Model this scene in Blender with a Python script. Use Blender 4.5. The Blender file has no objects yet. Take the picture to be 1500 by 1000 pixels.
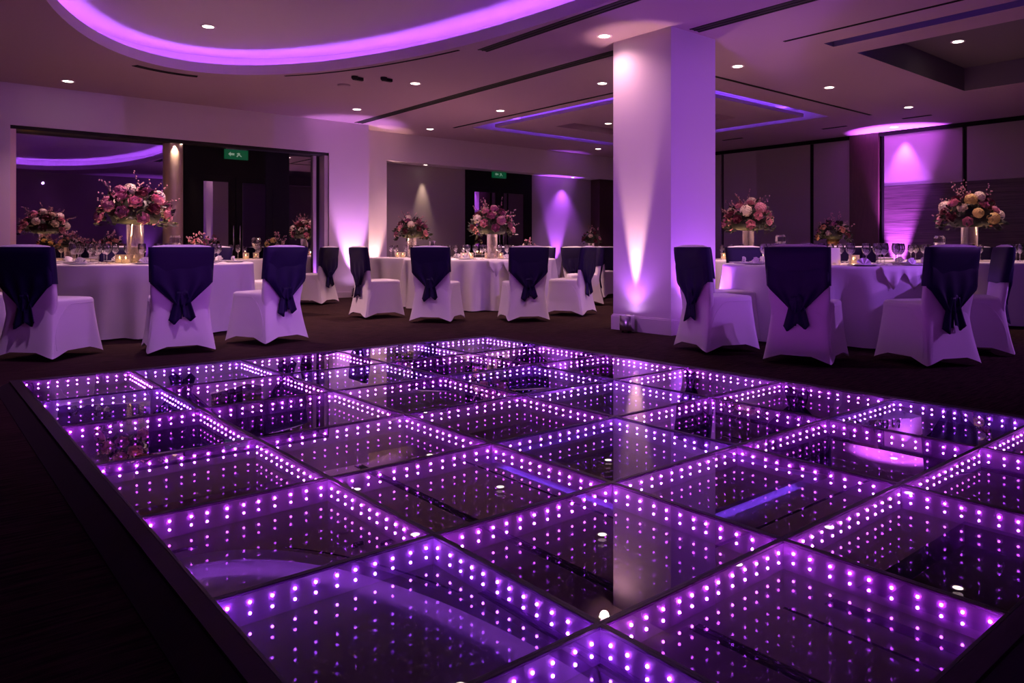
import bpy, bmesh, math, random
from mathutils import Vector, Matrix
random.seed(7)
C = bpy.context.scene.collection
sc = bpy.context.scene
PI = math.pi
# ------------------------------------------------------------------ camera, world, exposure
CAMH = .92
TH = math.radians(49.07)                       # view direction in the floor plane, from +X
FW = (math.cos(TH), math.sin(TH)); RT = (math.sin(TH), -math.cos(TH))
F, CX, HY = 1089., 804., 363.
cd = bpy.data.cameras.new('camera'); cam = bpy.data.objects.new('camera', cd); C.objects.link(cam)
cd.sensor_width = 36; cd.lens = 36 * F / 1500
cd.shift_x = (750 - CX) / 1500; cd.shift_y = (HY - 500) / 1500
cd.clip_start = .05; cd.clip_end = 100
cam.location = (0, 0, CAMH); cam.rotation_euler = (PI / 2, 0, TH - PI / 2)
sc.camera = cam
w = bpy.data.worlds.new('world'); sc.world = w; w.use_nodes = True
w.node_tree.nodes['Background'].inputs[0].default_value = (.02, .008, .03, 1)
w.node_tree.nodes['Background'].inputs[1].default_value = .3
sc.view_settings.view_transform = 'Standard'; sc.view_settings.look = 'None'
sc.view_settings.gamma = 1; sc.view_settings.use_curve_mapping = False
sc.view_settings.exposure = 0.7
cy = sc.cycles
cy.max_bounces = 26; cy.glossy_bounces = 24; cy.transparent_max_bounces = 32; cy.diffuse_bounces = 4; cy.transmission_bounces = 8
cy.caustics_reflective = False; cy.caustics_refractive = False
cy.use_denoising = True
cy.sample_clamp_indirect = 6

def P(X, Z, z=0.):                             # camera-frame floor position (right, forward) -> world
    return Vector((FW[0] * Z + RT[0] * X, FW[1] * Z + RT[1] * X, z))
def px_of(p):                                  # picture column of a world point, used only to count things from the left
    Z = p[0] * FW[0] + p[1] * FW[1]; X = p[0] * RT[0] + p[1] * RT[1]
    return CX + F * X / Z
def yaw(phi):                                  # facing (degrees right of the view direction) -> world angle
    return TH - math.radians(phi)

# ------------------------------------------------------------------ materials
def mat(name, col, rough=.6, metal=0., spec=.5, sheen=0., noise=None, bump=0., bscale=80., emis=None, estr=0.):
    m = bpy.data.materials.new(name); m.use_nodes = True
    n = m.node_tree.nodes; l = m.node_tree.links; b = n['Principled BSDF']
    b.inputs['Base Color'].default_value = (*col, 1); b.inputs['Roughness'].default_value = rough
    b.inputs['Metallic'].default_value = metal; b.inputs['Specular IOR Level'].default_value = spec
    b.inputs['Sheen Weight'].default_value = sheen
    if emis: b.inputs['Emission Color'].default_value = (*emis, 1); b.inputs['Emission Strength'].default_value = estr
    tc = n.new('ShaderNodeTexCoord')
    if noise:
        col2, scale = noise
        t = n.new('ShaderNodeTexNoise'); t.inputs['Detail'].default_value = 5
        mp = n.new('ShaderNodeMapping'); mp.inputs['Scale'].default_value = scale
        l.new(tc.outputs['Object'], mp.inputs[0]); l.new(mp.outputs[0], t.inputs['Vector'])
        r = n.new('ShaderNodeValToRGB'); r.color_ramp.elements[0].position = .35; r.color_ramp.elements[1].position = .7
        r.color_ramp.elements[0].color = (*col, 1); r.color_ramp.elements[1].color = (*col2, 1)
        l.new(t.outputs[0], r.inputs[0]); l.new(r.outputs[0], b.inputs['Base Color'])
    if bump:
        t2 = n.new('ShaderNodeTexNoise'); t2.inputs['Scale'].default_value = bscale
        bp = n.new('ShaderNodeBump'); bp.inputs['Strength'].default_value = bump; bp.inputs['Distance'].default_value = .01
        l.new(tc.outputs['Object'], t2.inputs['Vector']); l.new(t2.outputs[0], bp.inputs['Height']); l.new(bp.outputs[0], b.inputs['Normal'])
    return m
def emit(name, col, s):
    m = bpy.data.materials.new(name); m.use_nodes = True; n = m.node_tree.nodes; l = m.node_tree.links
    n.clear(); e = n.new('ShaderNodeEmission'); e.inputs[0].default_value = (*col, 1); e.inputs[1].default_value = s
    o = n.new('ShaderNodeOutputMaterial'); l.new(e.outputs[0], o.inputs[0]); return m
def mirror_mat(name, col, rough=0., base=(.004, .003, .006), fac=1.):
    m = bpy.data.materials.new(name); m.use_nodes = True; n = m.node_tree.nodes; l = m.node_tree.links
    n.clear(); g = n.new('ShaderNodeBsdfGlossy'); g.inputs['Color'].default_value = (*col, 1); g.inputs['Roughness'].default_value = rough
    d = n.new('ShaderNodeBsdfDiffuse'); d.inputs[0].default_value = (*base, 1)
    a = n.new('ShaderNodeMixShader'); a.inputs[0].default_value = fac
    o = n.new('ShaderNodeOutputMaterial'); l.new(d.outputs[0], a.inputs[1]); l.new(g.outputs[0], a.inputs[2]); l.new(a.outputs[0], o.inputs[0]); return m
def clear_glass(name, tint=(.9, .88, .92), refl=1.0, floor=.04):
    m = bpy.data.materials.new(name); m.use_nodes = True; n = m.node_tree.nodes; l = m.node_tree.links
    n.clear(); t = n.new('ShaderNodeBsdfTransparent'); t.inputs[0].default_value = (*tint, 1)
    g = n.new('ShaderNodeBsdfGlossy'); g.inputs['Color'].default_value = (1, 1, 1, 1); g.inputs['Roughness'].default_value = .03
    lw = n.new('ShaderNodeLayerWeight'); lw.inputs[0].default_value = .35
    ml = n.new('ShaderNodeMath'); ml.operation = 'MULTIPLY_ADD'; ml.inputs[1].default_value = refl; ml.inputs[2].default_value = floor
    x = n.new('ShaderNodeMixShader'); o = n.new('ShaderNodeOutputMaterial')
    l.new(lw.outputs['Fresnel'], ml.inputs[0]); l.new(ml.outputs[0], x.inputs[0]); l.new(t.outputs[0], x.inputs[1]); l.new(g.outputs[0], x.inputs[2]); l.new(x.outputs[0], o.inputs[0])
    return m
def half_mirror(name, lo, hi, back, trans):
    """one-way mirror film on glass: from above it reflects LO straight down to HI at a grazing view, from below BACK; it lets TRANS through"""
    m = bpy.data.materials.new(name); m.use_nodes = True; n = m.node_tree.nodes; l = m.node_tree.links
    n.clear(); o = n.new('ShaderNodeOutputMaterial'); geo = n.new('ShaderNodeNewGeometry')
    t = n.new('ShaderNodeBsdfTransparent'); t.inputs[0].default_value = (trans, trans * .94, trans, 1)
    lw = n.new('ShaderNodeLayerWeight'); lw.inputs[0].default_value = .5
    pw = n.new('ShaderNodeMath'); pw.operation = 'POWER'; pw.inputs[1].default_value = 4.3; l.new(lw.outputs['Facing'], pw.inputs[0])
    ma = n.new('ShaderNodeMath'); ma.operation = 'MULTIPLY_ADD'; ma.inputs[1].default_value = hi - lo; ma.inputs[2].default_value = lo; l.new(pw.outputs[0], ma.inputs[0])
    a = n.new('ShaderNodeBsdfGlossy'); a.inputs['Roughness'].default_value = 0; l.new(ma.outputs[0], a.inputs['Color'])
    b = n.new('ShaderNodeBsdfGlossy'); b.inputs['Roughness'].default_value = 0; b.inputs['Color'].default_value = (back, back, back, 1)
    mx = n.new('ShaderNodeMixShader'); l.new(geo.outputs['Backfacing'], mx.inputs[0]); l.new(a.outputs[0], mx.inputs[1]); l.new(b.outputs[0], mx.inputs[2])
    ad = n.new('ShaderNodeAddShader'); l.new(mx.outputs[0], ad.inputs[0]); l.new(t.outputs[0], ad.inputs[1]); l.new(ad.outputs[0], o.inputs[0])
    return m
def wood(name, c1, c2, sc_=(1, .4, 16), rough=.4):
    m = mat(name, c1, rough, noise=(c2, sc_)); return m

M = {}
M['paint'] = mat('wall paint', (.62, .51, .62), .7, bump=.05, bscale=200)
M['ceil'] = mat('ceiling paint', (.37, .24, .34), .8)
M['carpet'] = mat('carpet', (.014, .008, .008), .95, spec=.05, noise=((.060, .030, .027), (1.2, 14, 1)), bump=.6, bscale=400)
M['black'] = mat('black lacquer', (.004, .0035, .004), .6, spec=.15)
M['gap'] = mat('dark gap', (.008, .006, .008), .8)
M['grey'] = mat('grey fabric panel', (.30, .25, .26), .85, bump=.1, bscale=300)
M['recess'] = mat('recess wall', (.30, .25, .26), .7)
M['bronze'] = mat('bronze cladding', (.60, .46, .38), .4, metal=.3)
M['wood'] = wood('dark wood', (.032, .020, .024), (.10, .062, .075))
M['pilaster'] = mat('dark brown veneer', (.045, .022, .02), .4, noise=((.06, .03, .026), (8, 8, 1)))
M['mirror'] = mirror_mat('dark mirror glass', (.55, .50, .58), .004, fac=.85)
M['pane'] = mirror_mat('door glass', (.42, .38, .44), .004, fac=.8)
M['spandex'] = mat('white stretch fabric', (.80, .76, .78), .55, sheen=.3, bump=.04, bscale=500)
M['cloth'] = mat('white tablecloth', (.78, .74, .76), .7, bump=.05, bscale=400)
M['sash'] = mat('navy satin', (.011, .0045, .046), .5, spec=.25)
M['chrome'] = mat('brushed steel', (.6, .58, .6), .25, metal=1.)
M['glass'] = clear_glass('clear glass', (.9, .88, .92), 1.3, .09)
M['vase'] = clear_glass('clear vase glass', (.92, .88, .92), .55, .03)
M['frost'] = clear_glass('votive glass', (.95, .9, .86), .6, .06)
M['wax'] = mat('candle wax', (.9, .8, .65), .5, emis=(1, .55, .22), estr=.7)  # own emission stands in for flame light glowing through the wax
M['flame'] = emit('flame', (1, .62, .25), 18.)
M['china'] = mat('white china', (.85, .83, .84), .15)
M['napkin'] = mat('white napkin', (.82, .79, .8), .8)
M['pink'] = mat('pink petal', (.72, .26, .36), .6, noise=((.8, .42, .5), (30, 30, 30)))
M['mauve'] = mat('mauve petal', (.36, .09, .20), .6, noise=((.5, .16, .3), (30, 30, 30)))
M['burg'] = mat('burgundy petal', (.12, .016, .04), .6, noise=((.24, .04, .08), (30, 30, 30)))
M['cream'] = mat('cream petal', (.80, .68, .52), .6, noise=((.85, .77, .66), (30, 30, 30)))
M['peach'] = mat('peach petal', (.75, .36, .24), .6, noise=((.8, .5, .3), (30, 30, 30)))
M['yellow'] = mat('yellow petal', (.8, .62, .2), .6)
M['leaf'] = mat('dark leaf', (.010, .014, .008), .5, noise=((.028, .034, .018), (20, 20, 20)))
M['twig'] = mat('twig', (.10, .04, .045), .7)
M['gold'] = mat('gold mercury glass', (.75, .48, .16), .25, metal=.8)
M['stem'] = mat('green stems', (.04, .05, .025), .6)
M['frame'] = mat('black aluminium', (.010, .007, .010), .35, metal=.2)
M['edging'] = mat('edging ramp', (.014, .008, .009), .6, spec=.25, noise=((.022, .013, .013), (3, 30, 3)))
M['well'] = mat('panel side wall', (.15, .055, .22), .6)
M['half'] = half_mirror('one way mirror', .04, .75, .48, .12)
M['floor_mirror'] = mirror_mat('floor mirror', (.82, .78, .92), 0., fac=1.)
M['led_violet'] = emit('violet light', (.48, .10, 1.), 760.)
M['led_magenta'] = emit('magenta light', (.72, .10, 1.), 760.)
M['lens'] = emit('downlight lens', (1., .80, .68), 9.)
M['uplens'] = emit('uplight lens', (.8, .45, 1.), 12.)
M['cove'] = emit('cove strip', (.44, .13, 1.), 20.)
M['cove_blue'] = emit('blue cove strip', (.20, .075, 1.), 34.)
M['green'] = mat('exit sign green', (.0, .09, .035), .4, emis=(.0, .30, .10), estr=.09)
M['signwhite'] = mat('exit sign white', (.5, .6, .5), .4, emis=(.5, .9, .6), estr=.12)
for k in ('led_violet', 'led_magenta'): pass

# ------------------------------------------------------------------ mesh helpers
class MB:
    def __init__(s): s.v = []; s.f = []; s.sm = []
    def add(s, vs, fs, smooth=False):
        b = len(s.v); s.v += [tuple(v) for v in vs]; s.f += [tuple(b + i for i in f) for f in fs]; s.sm += [smooth] * len(fs); return s
    def box(s, x0, x1, y0, y1, z0, z1):
        return s.add([(x0, y0, z0), (x1, y0, z0), (x1, y1, z0), (x0, y1, z0), (x0, y0, z1), (x1, y0, z1), (x1, y1, z1), (x0, y1, z1)],
                     [(0, 3, 2, 1), (4, 5, 6, 7), (0, 1, 5, 4), (1, 2, 6, 5), (2, 3, 7, 6), (3, 0, 4, 7)])
    def rings(s, rs, closed=True, cap0=False, cap1=False, smooth=True):
        b = []; n = len(rs[0]); fs = []
        for r in rs: b += list(r)
        for i in range(len(rs) - 1):
            for j in range(n if closed else n - 1):
                k = (j + 1) % n
                fs.append((i * n + j, i * n + k, (i + 1) * n + k, (i + 1) * n + j))
        if cap0: fs.append(tuple(reversed(range(n))))
        if cap1: fs.append(tuple((len(rs) - 1) * n + j for j in range(n)))
        return s.add(b, fs, smooth)
    def lathe(s, prof, n=24, c=(0, 0, 0), cap0=False, cap1=False, smooth=True):
        return s.rings([[(c[0] + r * math.cos(2 * PI * j / n), c[1] + r * math.sin(2 * PI * j / n), c[2] + z) for j in range(n)] for r, z in prof], True, cap0, cap1, smooth)
    def tube(s, pts, r, n=6):
        rs = []
        for i, p in enumerate(pts):
            p = Vector(p); d = (Vector(pts[min(i + 1, len(pts) - 1)]) - Vector(pts[max(i - 1, 0)])).normalized()
            a = d.orthogonal().normalized(); b = d.cross(a)
            rr = r[i] if isinstance(r, (list, tuple)) else r
            rs.append([tuple(p + (a * math.cos(2 * PI * j / n) + b * math.sin(2 * PI * j / n)) * rr) for j in range(n)])
        return s.rings(rs, True, True, True)
    def mesh(s, name, m):
        me = bpy.data.meshes.new(name); me.from_pydata(s.v, [], s.f); me.polygons.foreach_set('use_smooth', s.sm)
        bm = bmesh.new(); bm.from_mesh(me); bmesh.ops.recalc_face_normals(bm, faces=bm.faces); bm.to_mesh(me); bm.free()
        me.materials.append(m); me.update(); return me
    def build(s, name, m, parent=None, loc=None):
        return put(name, s.mesh(name, m), parent, loc)
def put(name, me, parent=None, loc=None, rot=None, scale=None):
    o = bpy.data.objects.new(name, me); C.objects.link(o)
    if parent: o.parent = parent
    if loc is not None: o.location = loc
    if rot is not None: o.rotation_euler = rot
    if scale is not None: o.scale = scale
    return o
def tag(o, label=None, cat=None, group=None, kind=None):
    if label: o['label'] = label
    if cat: o['category'] = cat
    if group: o['group'] = group
    if kind: o['kind'] = kind
    return o
def thing(name, loc=(0, 0, 0), rz=0, label=None, cat=None, group=None):
    o = bpy.data.objects.new(name, None); C.objects.link(o); o.empty_display_size = .1
    o.location = loc; o.rotation_euler = (0, 0, rz); return tag(o, label, cat, group)
def struct(name, mb, m, parent=None):
    o = mb.build(name, m, parent)
    if not parent: o['kind'] = 'structure'
    return o
def dup(root, loc, rz=0, label=None, group=None):
    r = root.copy(); C.objects.link(r); r.location = loc; r.rotation_euler = (0, 0, rz)
    if label: r['label'] = label
    if group: r['group'] = group
    for ch in list(root.children):
        c = ch.copy(); C.objects.link(c); c.parent = r
        for g in list(ch.children):
            d = g.copy(); C.objects.link(d); d.parent = c
    return r
ORD = ['', 'first', 'second', 'third', 'fourth', 'fifth', 'sixth', 'seventh', 'eighth', 'ninth', 'tenth', 'eleventh', 'twelfth', 'thirteenth', 'fourteenth', 'fifteenth',
       'sixteenth', 'seventeenth', 'eighteenth', 'nineteenth', 'twentieth', 'twenty-first', 'twenty-second', 'twenty-third', 'twenty-fourth', 'twenty-fifth', 'twenty-sixth']
def spot(name, loc, target, power, col, ang, blend=.6, r=.04):
    l = bpy.data.lights.new(name, 'SPOT'); l.energy = power; l.color = col; l.spot_size = math.radians(ang); l.spot_blend = blend; l.shadow_soft_size = r
    o = bpy.data.objects.new(name, l); C.objects.link(o); o.location = loc
    o.rotation_euler = (Vector(target) - Vector(loc)).to_track_quat('-Z', 'Y').to_euler(); return o
def point(name, loc, power, col, r=.02):
    l = bpy.data.lights.new(name, 'POINT'); l.energy = power; l.color = col; l.shadow_soft_size = r
    o = bpy.data.objects.new(name, l); C.objects.link(o); o.location = loc; return o
PURPLE = (.45, .10, 1.); WARM = (1., .54, .58); PINK = (.85, .38, 1.)

# ------------------------------------------------------------------ room shell
CZ = 3.25                                      # ceiling height
XL, XR, YB, YL, Y2 = -3., 14.9, -1.2, 12.9, 13.43
fl = MB(); fl.add([(XL, YB, 0), (XR + .3, YB, 0), (XR + .3, 14.2, 0), (XL, 14.2, 0)], [(0, 1, 2, 3)]); struct('floor', fl, M['carpet'])
OV = (2.79, 5.05, 2.25, 5.45)                  # oval cove: centre and half axes
def oval(off=0, z=0, n=96):
    return [(OV[0] + (OV[2] + off) * math.cos(2 * PI * j / n), OV[1] + (OV[3] + off) * math.sin(2 * PI * j / n), z) for j in range(n)]
CF1 = (8.3, 12.4, 6.7, 11.85); CF2 = (8.6, 11.9, -.8, 4.3); CF2B = (7.92, 8.14, -.8, 4.35)
def rect(c, i=0, z=0): return [(c[0] + i, c[2] + i, z), (c[1] - i, c[2] + i, z), (c[1] - i, c[3] - i, z), (c[0] + i, c[3] - i, z)]
def holed(name, outer, holes, m, kindparent=None):
    bm = bmesh.new(); es = []
    for loop in [outer] + holes:
        vs = [bm.verts.new(p) for p in loop]
        es += [bm.edges.new((vs[i], vs[(i + 1) % len(vs)])) for i in range(len(vs))]
    bmesh.ops.triangle_fill(bm, edges=es, use_beauty=True)
    for f in bm.faces:
        if f.normal.z > 0: f.normal_flip()
    me = bpy.data.meshes.new(name); bm.to_mesh(me); bm.free(); me.materials.append(m)
    o = put(name, me); o['kind'] = 'structure'; return o
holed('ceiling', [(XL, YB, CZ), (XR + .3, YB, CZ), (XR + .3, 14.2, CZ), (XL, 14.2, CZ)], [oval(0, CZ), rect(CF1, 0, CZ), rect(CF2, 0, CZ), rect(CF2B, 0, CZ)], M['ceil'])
# oval cove: lip, ledge, outer wall and upper ceiling
ov = MB(); ov.rings([oval(0, CZ), oval(0, CZ + .13), oval(.05, CZ + .13), oval(.05, CZ + .03), oval(.42, CZ + .03), oval(.42, CZ + .32)], smooth=False)
ov.add(oval(.42, CZ + .32), [tuple(range(96))])
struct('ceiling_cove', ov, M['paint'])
st = MB(); st.rings([oval(.10, CZ + .04), oval(.10, CZ + .052), oval(.13, CZ + .052), oval(.13, CZ + .04)], smooth=False)
tag(st.build('cove_light_strip', M['cove']), 'violet light strip hidden along the lip of the oval ceiling cove', 'light strip')
def coffer(name, c, strip, label):
    m = MB(); ins = .32
    m.rings([rect(c, 0, CZ), rect(c, 0, CZ + .2), rect(c, ins + .35, CZ + .2), rect(c, ins + .35, CZ + .06), rect(c, ins, CZ + .06), rect(c, ins, CZ), rect(c, 1.15, CZ), rect(c, 1.15, CZ + .12)], smooth=False)
    m.add(rect(c, 1.15, CZ + .12), [(0, 1, 2, 3)])
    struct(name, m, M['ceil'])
    s = MB(); s.rings([rect(c, ins + .10, CZ + .062), rect(c, ins + .10, CZ + .075), rect(c, ins + .14, CZ + .075), rect(c, ins + .14, CZ + .062)], smooth=False)
    tag(s.build('cove_light_strip', strip), label, 'light strip')
coffer('ceiling_coffer', CF1, M['cove_blue'], 'blue light strip in the slot around the far rectangular ceiling tray')
M['cove_dim'] = emit('dim blue cove strip', (.20, .07, 1.), 5.)
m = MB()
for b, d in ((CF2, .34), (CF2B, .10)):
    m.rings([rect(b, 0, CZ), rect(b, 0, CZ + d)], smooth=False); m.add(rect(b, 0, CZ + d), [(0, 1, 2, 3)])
struct('ceiling_coffer_dark', m, mat('shade-darkened tray paint', (.13, .10, .13), .8))  # ceiling colour darkened here to stand for shade in the unlit tray
m = MB(); m.box(CF2[0] + .002, CF2[0] + .02, CF2[2] + .05, CF2[3] - .05, CZ + .06, CZ + .075); m.box(CF2B[0] + .002, CF2B[0] + .012, CF2B[2] + .05, CF2B[3] - .05, CZ + .04, CZ + .05)
tag(m.build('cove_light_strip', M['cove_dim']), 'dim blue light strip along the edge of the dark near ceiling tray', 'light strip')
# walls: left wall with mirror-glass opening
OX0, OX1, OZ = 1.13, 5.87, 2.66
wl = MB(); wl.box(XL, OX0, YL, YL + .5, 0, CZ); wl.box(OX1, 6.66, YL, Y2 + .6, 0, CZ); wl.box(OX0, OX1, YL, YL + .5, OZ, CZ)
wl.box(6.66, 7.33, Y2, Y2 + .6, 0, CZ); wl.box(7.33, XR, Y2, Y2 + .6, 2.68, CZ)
struct('wall_left', wl, M['paint'])
wr = MB(); wr.box(XR + .06, XR + .3, YB, 14.1, 0, CZ); struct('wall_right', wr, M['gap'])
wb = MB(); wb.box(XL, XR + .06, YB - .2, YB, 0, CZ); struct('wall_rear', wb, M['grey'])
ws = MB(); ws.box(XL - .2, XL, YB, YL + .5, 0, CZ); struct('wall_side', ws, M['grey'])
YG = 13.17                                     # plane of the dark mirror glass
sof = MB(); sof.box(OX0 + .001, OX1, YL + .02, YG + .1, OZ - .05, OZ - .001); struct('trim_1', sof, M['gap'])
g1 = MB(); g1.box(OX0 + .07, 3.17, YG, YG + .03, .02, OZ - .05); o = struct('window_1', g1, M['mirror'])
g2 = MB(); g2.box(5.22, 5.66, YG, YG + .03, .02, OZ - .05); struct('window_2', g2, M['mirror'])
j1 = MB(); j1.box(OX0, OX0 + .07, YL + .03, YG + .05, 0, OZ - .05); struct('trim_2', j1, M['bronze'])
j2 = MB(); j2.box(5.66, 5.72, YG - .05, YG + .05, 0, OZ - .05); j2.box(5.80, 5.868, YL + .05, YG + .05, 0, OZ - .05); struct('trim_3', j2, M['paint'])
j3 = MB(); j3.box(5.72, 5.80, YG, YG + .05, 0, OZ - .05); struct('trim_4', j3, M['gap'])
cl = MB(); cl.lathe([(.15, 0), (.15, OZ - .05)], 28, (3.31, YG - .0, 0)); struct('trim_5', cl, M['bronze'])
# bottom rail of the glass and baseboards
bb = MB(); bb.box(XL, OX0, YL - .015, YL, 0, .1); bb.box(OX1, 6.675, YL - .015, YL, 0, .1); bb.box(6.66, 6.675, YL, Y2, 0, .1); bb.box(6.675, 7.33, Y2 - .015, Y2, 0, .1); struct('baseboard_left', bb, M['paint'])
def double_door(name, x0, x1, yf, top, lx0, lx1, ltop):
    d = MB(); d.box(x0, lx0, yf, yf + .06, 0, top); d.box(lx1, x1, yf, yf + .06, 0, top); d.box(lx0, lx1, yf, yf + .06, ltop, top)
    r = struct(name, d, M['black'])
    mid = (lx0 + lx1) / 2
    for a, b, hs in ((lx0, mid - .004, 1), (mid + .004, lx1, -1)):
        lf = MB(); s_ = .11
        lf.box(a, a + s_, yf + .005, yf + .05, .01, ltop); lf.box(b - s_, b, yf + .005, yf + .05, .01, ltop); lf.box(a + s_, b - s_, yf + .005, yf + .05, .01, .25); lf.box(a + s_, b - s_, yf + .005, yf + .05, ltop - .1, ltop)
        L = lf.build('door_leaf', M['black'], r)
        pn = MB(); pn.box(a + s_, b - s_, yf + .02, yf + .035, .25, ltop - .1); pn.build('pane', M['pane'], L)
        hx = b - .05 if hs > 0 else a + .05
        hd = MB(); hd.tube([(hx, yf - .05, .9), (hx, yf - .05, 1.3)], .011, 8); hd.tube([(hx, yf + .01, .95), (hx, yf - .05, .95)], .009, 6); hd.tube([(hx, yf + .01, 1.25), (hx, yf - .05, 1.25)], .009, 6)
        hd.build('pull_handle', M['chrome'], L)
double_door('door_1', 3.47, 5.22, YG - .04, OZ - .05, 3.66, 4.92, 2.14)
# second opening: recess wall and doors
YR = 13.85
rw = MB(); rw.box(7.2, 9.52, YR, YR + .1, 0, CZ); rw.box(11.45, 13.5, YR, YR + .1, 0, CZ); rw.box(9.52, 11.45, YR, YR + .1, 2.76, CZ); struct('wall_recess', rw, M['recess'])
double_door('door_2', 9.52, 11.45, YR - .02, 2.76, 9.66, 11.32, 2.3)
pw = MB(); pw.box(13.45, XR + .06, Y2 + .1, Y2 + .5, 0, 2.68); struct('trim_6', pw, M['pilaster'])
def exit_sign(x, y, z, label):
    t = thing('exit_sign', (x, y, z), 0, label, 'exit sign')
    b = MB(); b.box(-.19, .19, -.03, .03, -.09, .07); b.build('sign_box', M['green'], t)
    k = MB(); k.box(-.17, .17, -.02, .02, .07, .10); k.build('mounting_rail', M['chrome'], t)
    p = MB()                                   # running figure with an arrow
    p.lathe([(0, -.004), (.014, 0), (0, .004)], 8, (.045, 0, .035))
    q = [(.02, .02), (.05, .018), (.055, -.015), (.085, -.04), (.07, -.05), (.035, -.02), (.01, -.055), (-.01, -.045), (.02, -.01), (-.005, .0)]
    p.add([(a, -.0325, b_) for a, b_ in q], [tuple(range(len(q)))])
    q = [(-.14, -.01), (-.10, .03), (-.10, .008), (-.04, .008), (-.04, -.028), (-.10, -.028), (-.10, -.05)]
    p.add([(a, -.0325, b_) for a, b_ in q], [tuple(range(len(q)))])
    p.build('pictogram', M['signwhite'], t)
exit_sign(4.28, YG - .09, 2.52, 'green exit sign above the black doors beside the mirror glass')
exit_sign(10.42, YR - .07, 2.63, 'green exit sign above the black doors in the far recess')
# right wall: folding panels, dark pilaster, wood wainscot
def panel(y0, y1, z0, z1, m, name):
    p = MB(); p.box(XR, XR + .07, y0, y1, z0, z1); return struct(name, p, m)
HT = 3.17
panel(8.50, 10.76, .05, HT, M['grey'], 'wall_panel_1'); panel(10.84, 13.4, .05, HT, M['grey'], 'wall_panel_2'); panel(7.60, 8.42, .05, HT, M['grey'], 'wall_panel_3')
pl = MB(); pl.box(XR - .06, XR + .06, 6.98, 7.58, 0, CZ); struct('trim_7', pl, M['pilaster'])
panel(5.42, 6.88, 2.16, HT, M['grey'], 'wall_panel_4'); panel(2.6, 5.34, 2.16, HT, M['grey'], 'wall_panel_5'); panel(-1.1, 2.52, 2.16, HT, M['grey'], 'wall_panel_6')
for i, (a, b) in enumerate(((5.42, 6.88), (2.6, 5.34), (-1.1, 2.52))):
    q = MB()
    for k in range(9): q.box(XR - .005, XR + .07, a, b, .05 + k * .234, .05 + k * .234 + .230)
    struct('wall_wainscot_%d' % (i + 1), q, M['wood'])
tr = MB(); tr.box(XR - .04, XR + .06, YB, 6.97, HT, CZ - .001); tr.box(XR - .04, XR + .06, 7.59, Y2, HT, CZ - .001); struct('trim_8', tr, M['black'])
tr = MB(); tr.box(XR - .012, XR + .01, 6.885, 6.925, .02, HT); tr.box(XR - .01, XR + .01, 8.43, 8.49, .02, HT); struct('trim_9', tr, M['black'])
# column with baseboard
CX0, CX1, CY0, CY1 = 6.085, 6.85, 5.06, 5.9
co = MB(); co.box(CX0, CX1, CY0, CY1, 0, CZ); struct('column', co, M['paint'])
cb = MB(); cb.box(CX0 - .018, CX1 + .018, CY0 - .018, CY1 + .018, 0, .155); cb.box(CX0 - .01, CX1 + .01, CY0 - .01, CY1 + .01, .155, .17); struct('baseboard_column', cb, M['paint'])

# ------------------------------------------------------------------ ceiling fittings
def air_slot(pts, wdt, label):
    m = MB(); rs = []
    for i, p in enumerate(pts):
        p = Vector(p); d = (Vector(pts[min(i + 1, len(pts) - 1)]) - Vector(pts[max(i - 1, 0)])).normalized(); a = Vector((-d.y, d.x, 0))
        rs.append([tuple(p + a * s * wdt / 2 + Vector((0, 0, dz))) for s, dz in ((-1, -.0005), (-1, -.006), (-.72, -.006), (-.70, -.001), (-.1, -.001), (-.08, -.006), (.08, -.006), (.1, -.001), (.7, -.001), (.72, -.006), (1, -.006), (1, -.0005))])
    m.rings(rs, True, True, True, False)
    tag(m.build('air_slot', M['gap']), label, 'air vent', 'ceiling air slots')
def line(x0, y0, x1, y1): return [(x0, y0, CZ), ((x0 + x1) / 2, (y0 + y1) / 2, CZ), (x1, y1, CZ)]
air_slot(line(6.40, 5.95, 6.40, 12.8), .17, 'long dark ceiling air slot running from the white column to the left wall')
air_slot(line(6.40, 2.6, 6.40, 5.0), .17, 'dark ceiling air slot on the camera side of the white column')
air_slot(line(5.16, 4.2, 5.16, 7.15), .14, 'dark ceiling air slot beside the right rim of the oval cove')
def arc(a0, a1, off, n=14):
    return [(OV[0] + (OV[2] + off) * math.cos(a0 + (a1 - a0) * i / n), OV[1] + (OV[3] + off) * math.sin(a0 + (a1 - a0) * i / n), CZ) for i in range(n + 1)]
air_slot(arc(math.radians(85), math.radians(103), .28), .10, 'short curved dark air slot below the left curve of the oval cove')
air_slot(arc(math.radians(24), math.radians(62), .10), .03, 'thin curved shadow slot along the right curve of the oval cove')
air_slot(line(8.05, 6.2, 8.05, 12.1), .05, 'thin dark ceiling joint left of the glowing blue ceiling tray')
air_slot(line(7.6, 6.15, 12.8, 6.15), .05, 'thin dark ceiling joint in front of the glowing blue ceiling tray')
air_slot(line(7.5, 1.0, 7.5, 4.6), .04, 'thin dark ceiling joint beside the dark near ceiling tray')
for x, y, l_ in ((13.6, 5.45, 'nearest the wood panelled wall'), (13.6, 7.0, 'before the dark pilaster'), (13.4, 9.2, 'before the pale folding panels'), (13.4, 10.3, 'farthest along the pale folding panels')):
    air_slot(line(x, y, x, y + .5), .07, 'small dark ceiling grille ' + l_)
for x, y, l_ in ((4.62, 9.35, 'left'), (4.95, 9.15, 'right')):
    d = MB(); d.lathe([(.045, 0), (.045, -.03), (.03, -.045), (0, -.047)], 14); d.box(-.02, .12, -.025, .025, -.05, -.01)
    o = d.build('ceiling_sensor', M['gap'], None, (x, y, CZ)); tag(o, 'small dark ceiling sensor, %s one of the pair beyond the oval cove' % l_, 'sensor', 'ceiling sensors')
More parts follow.
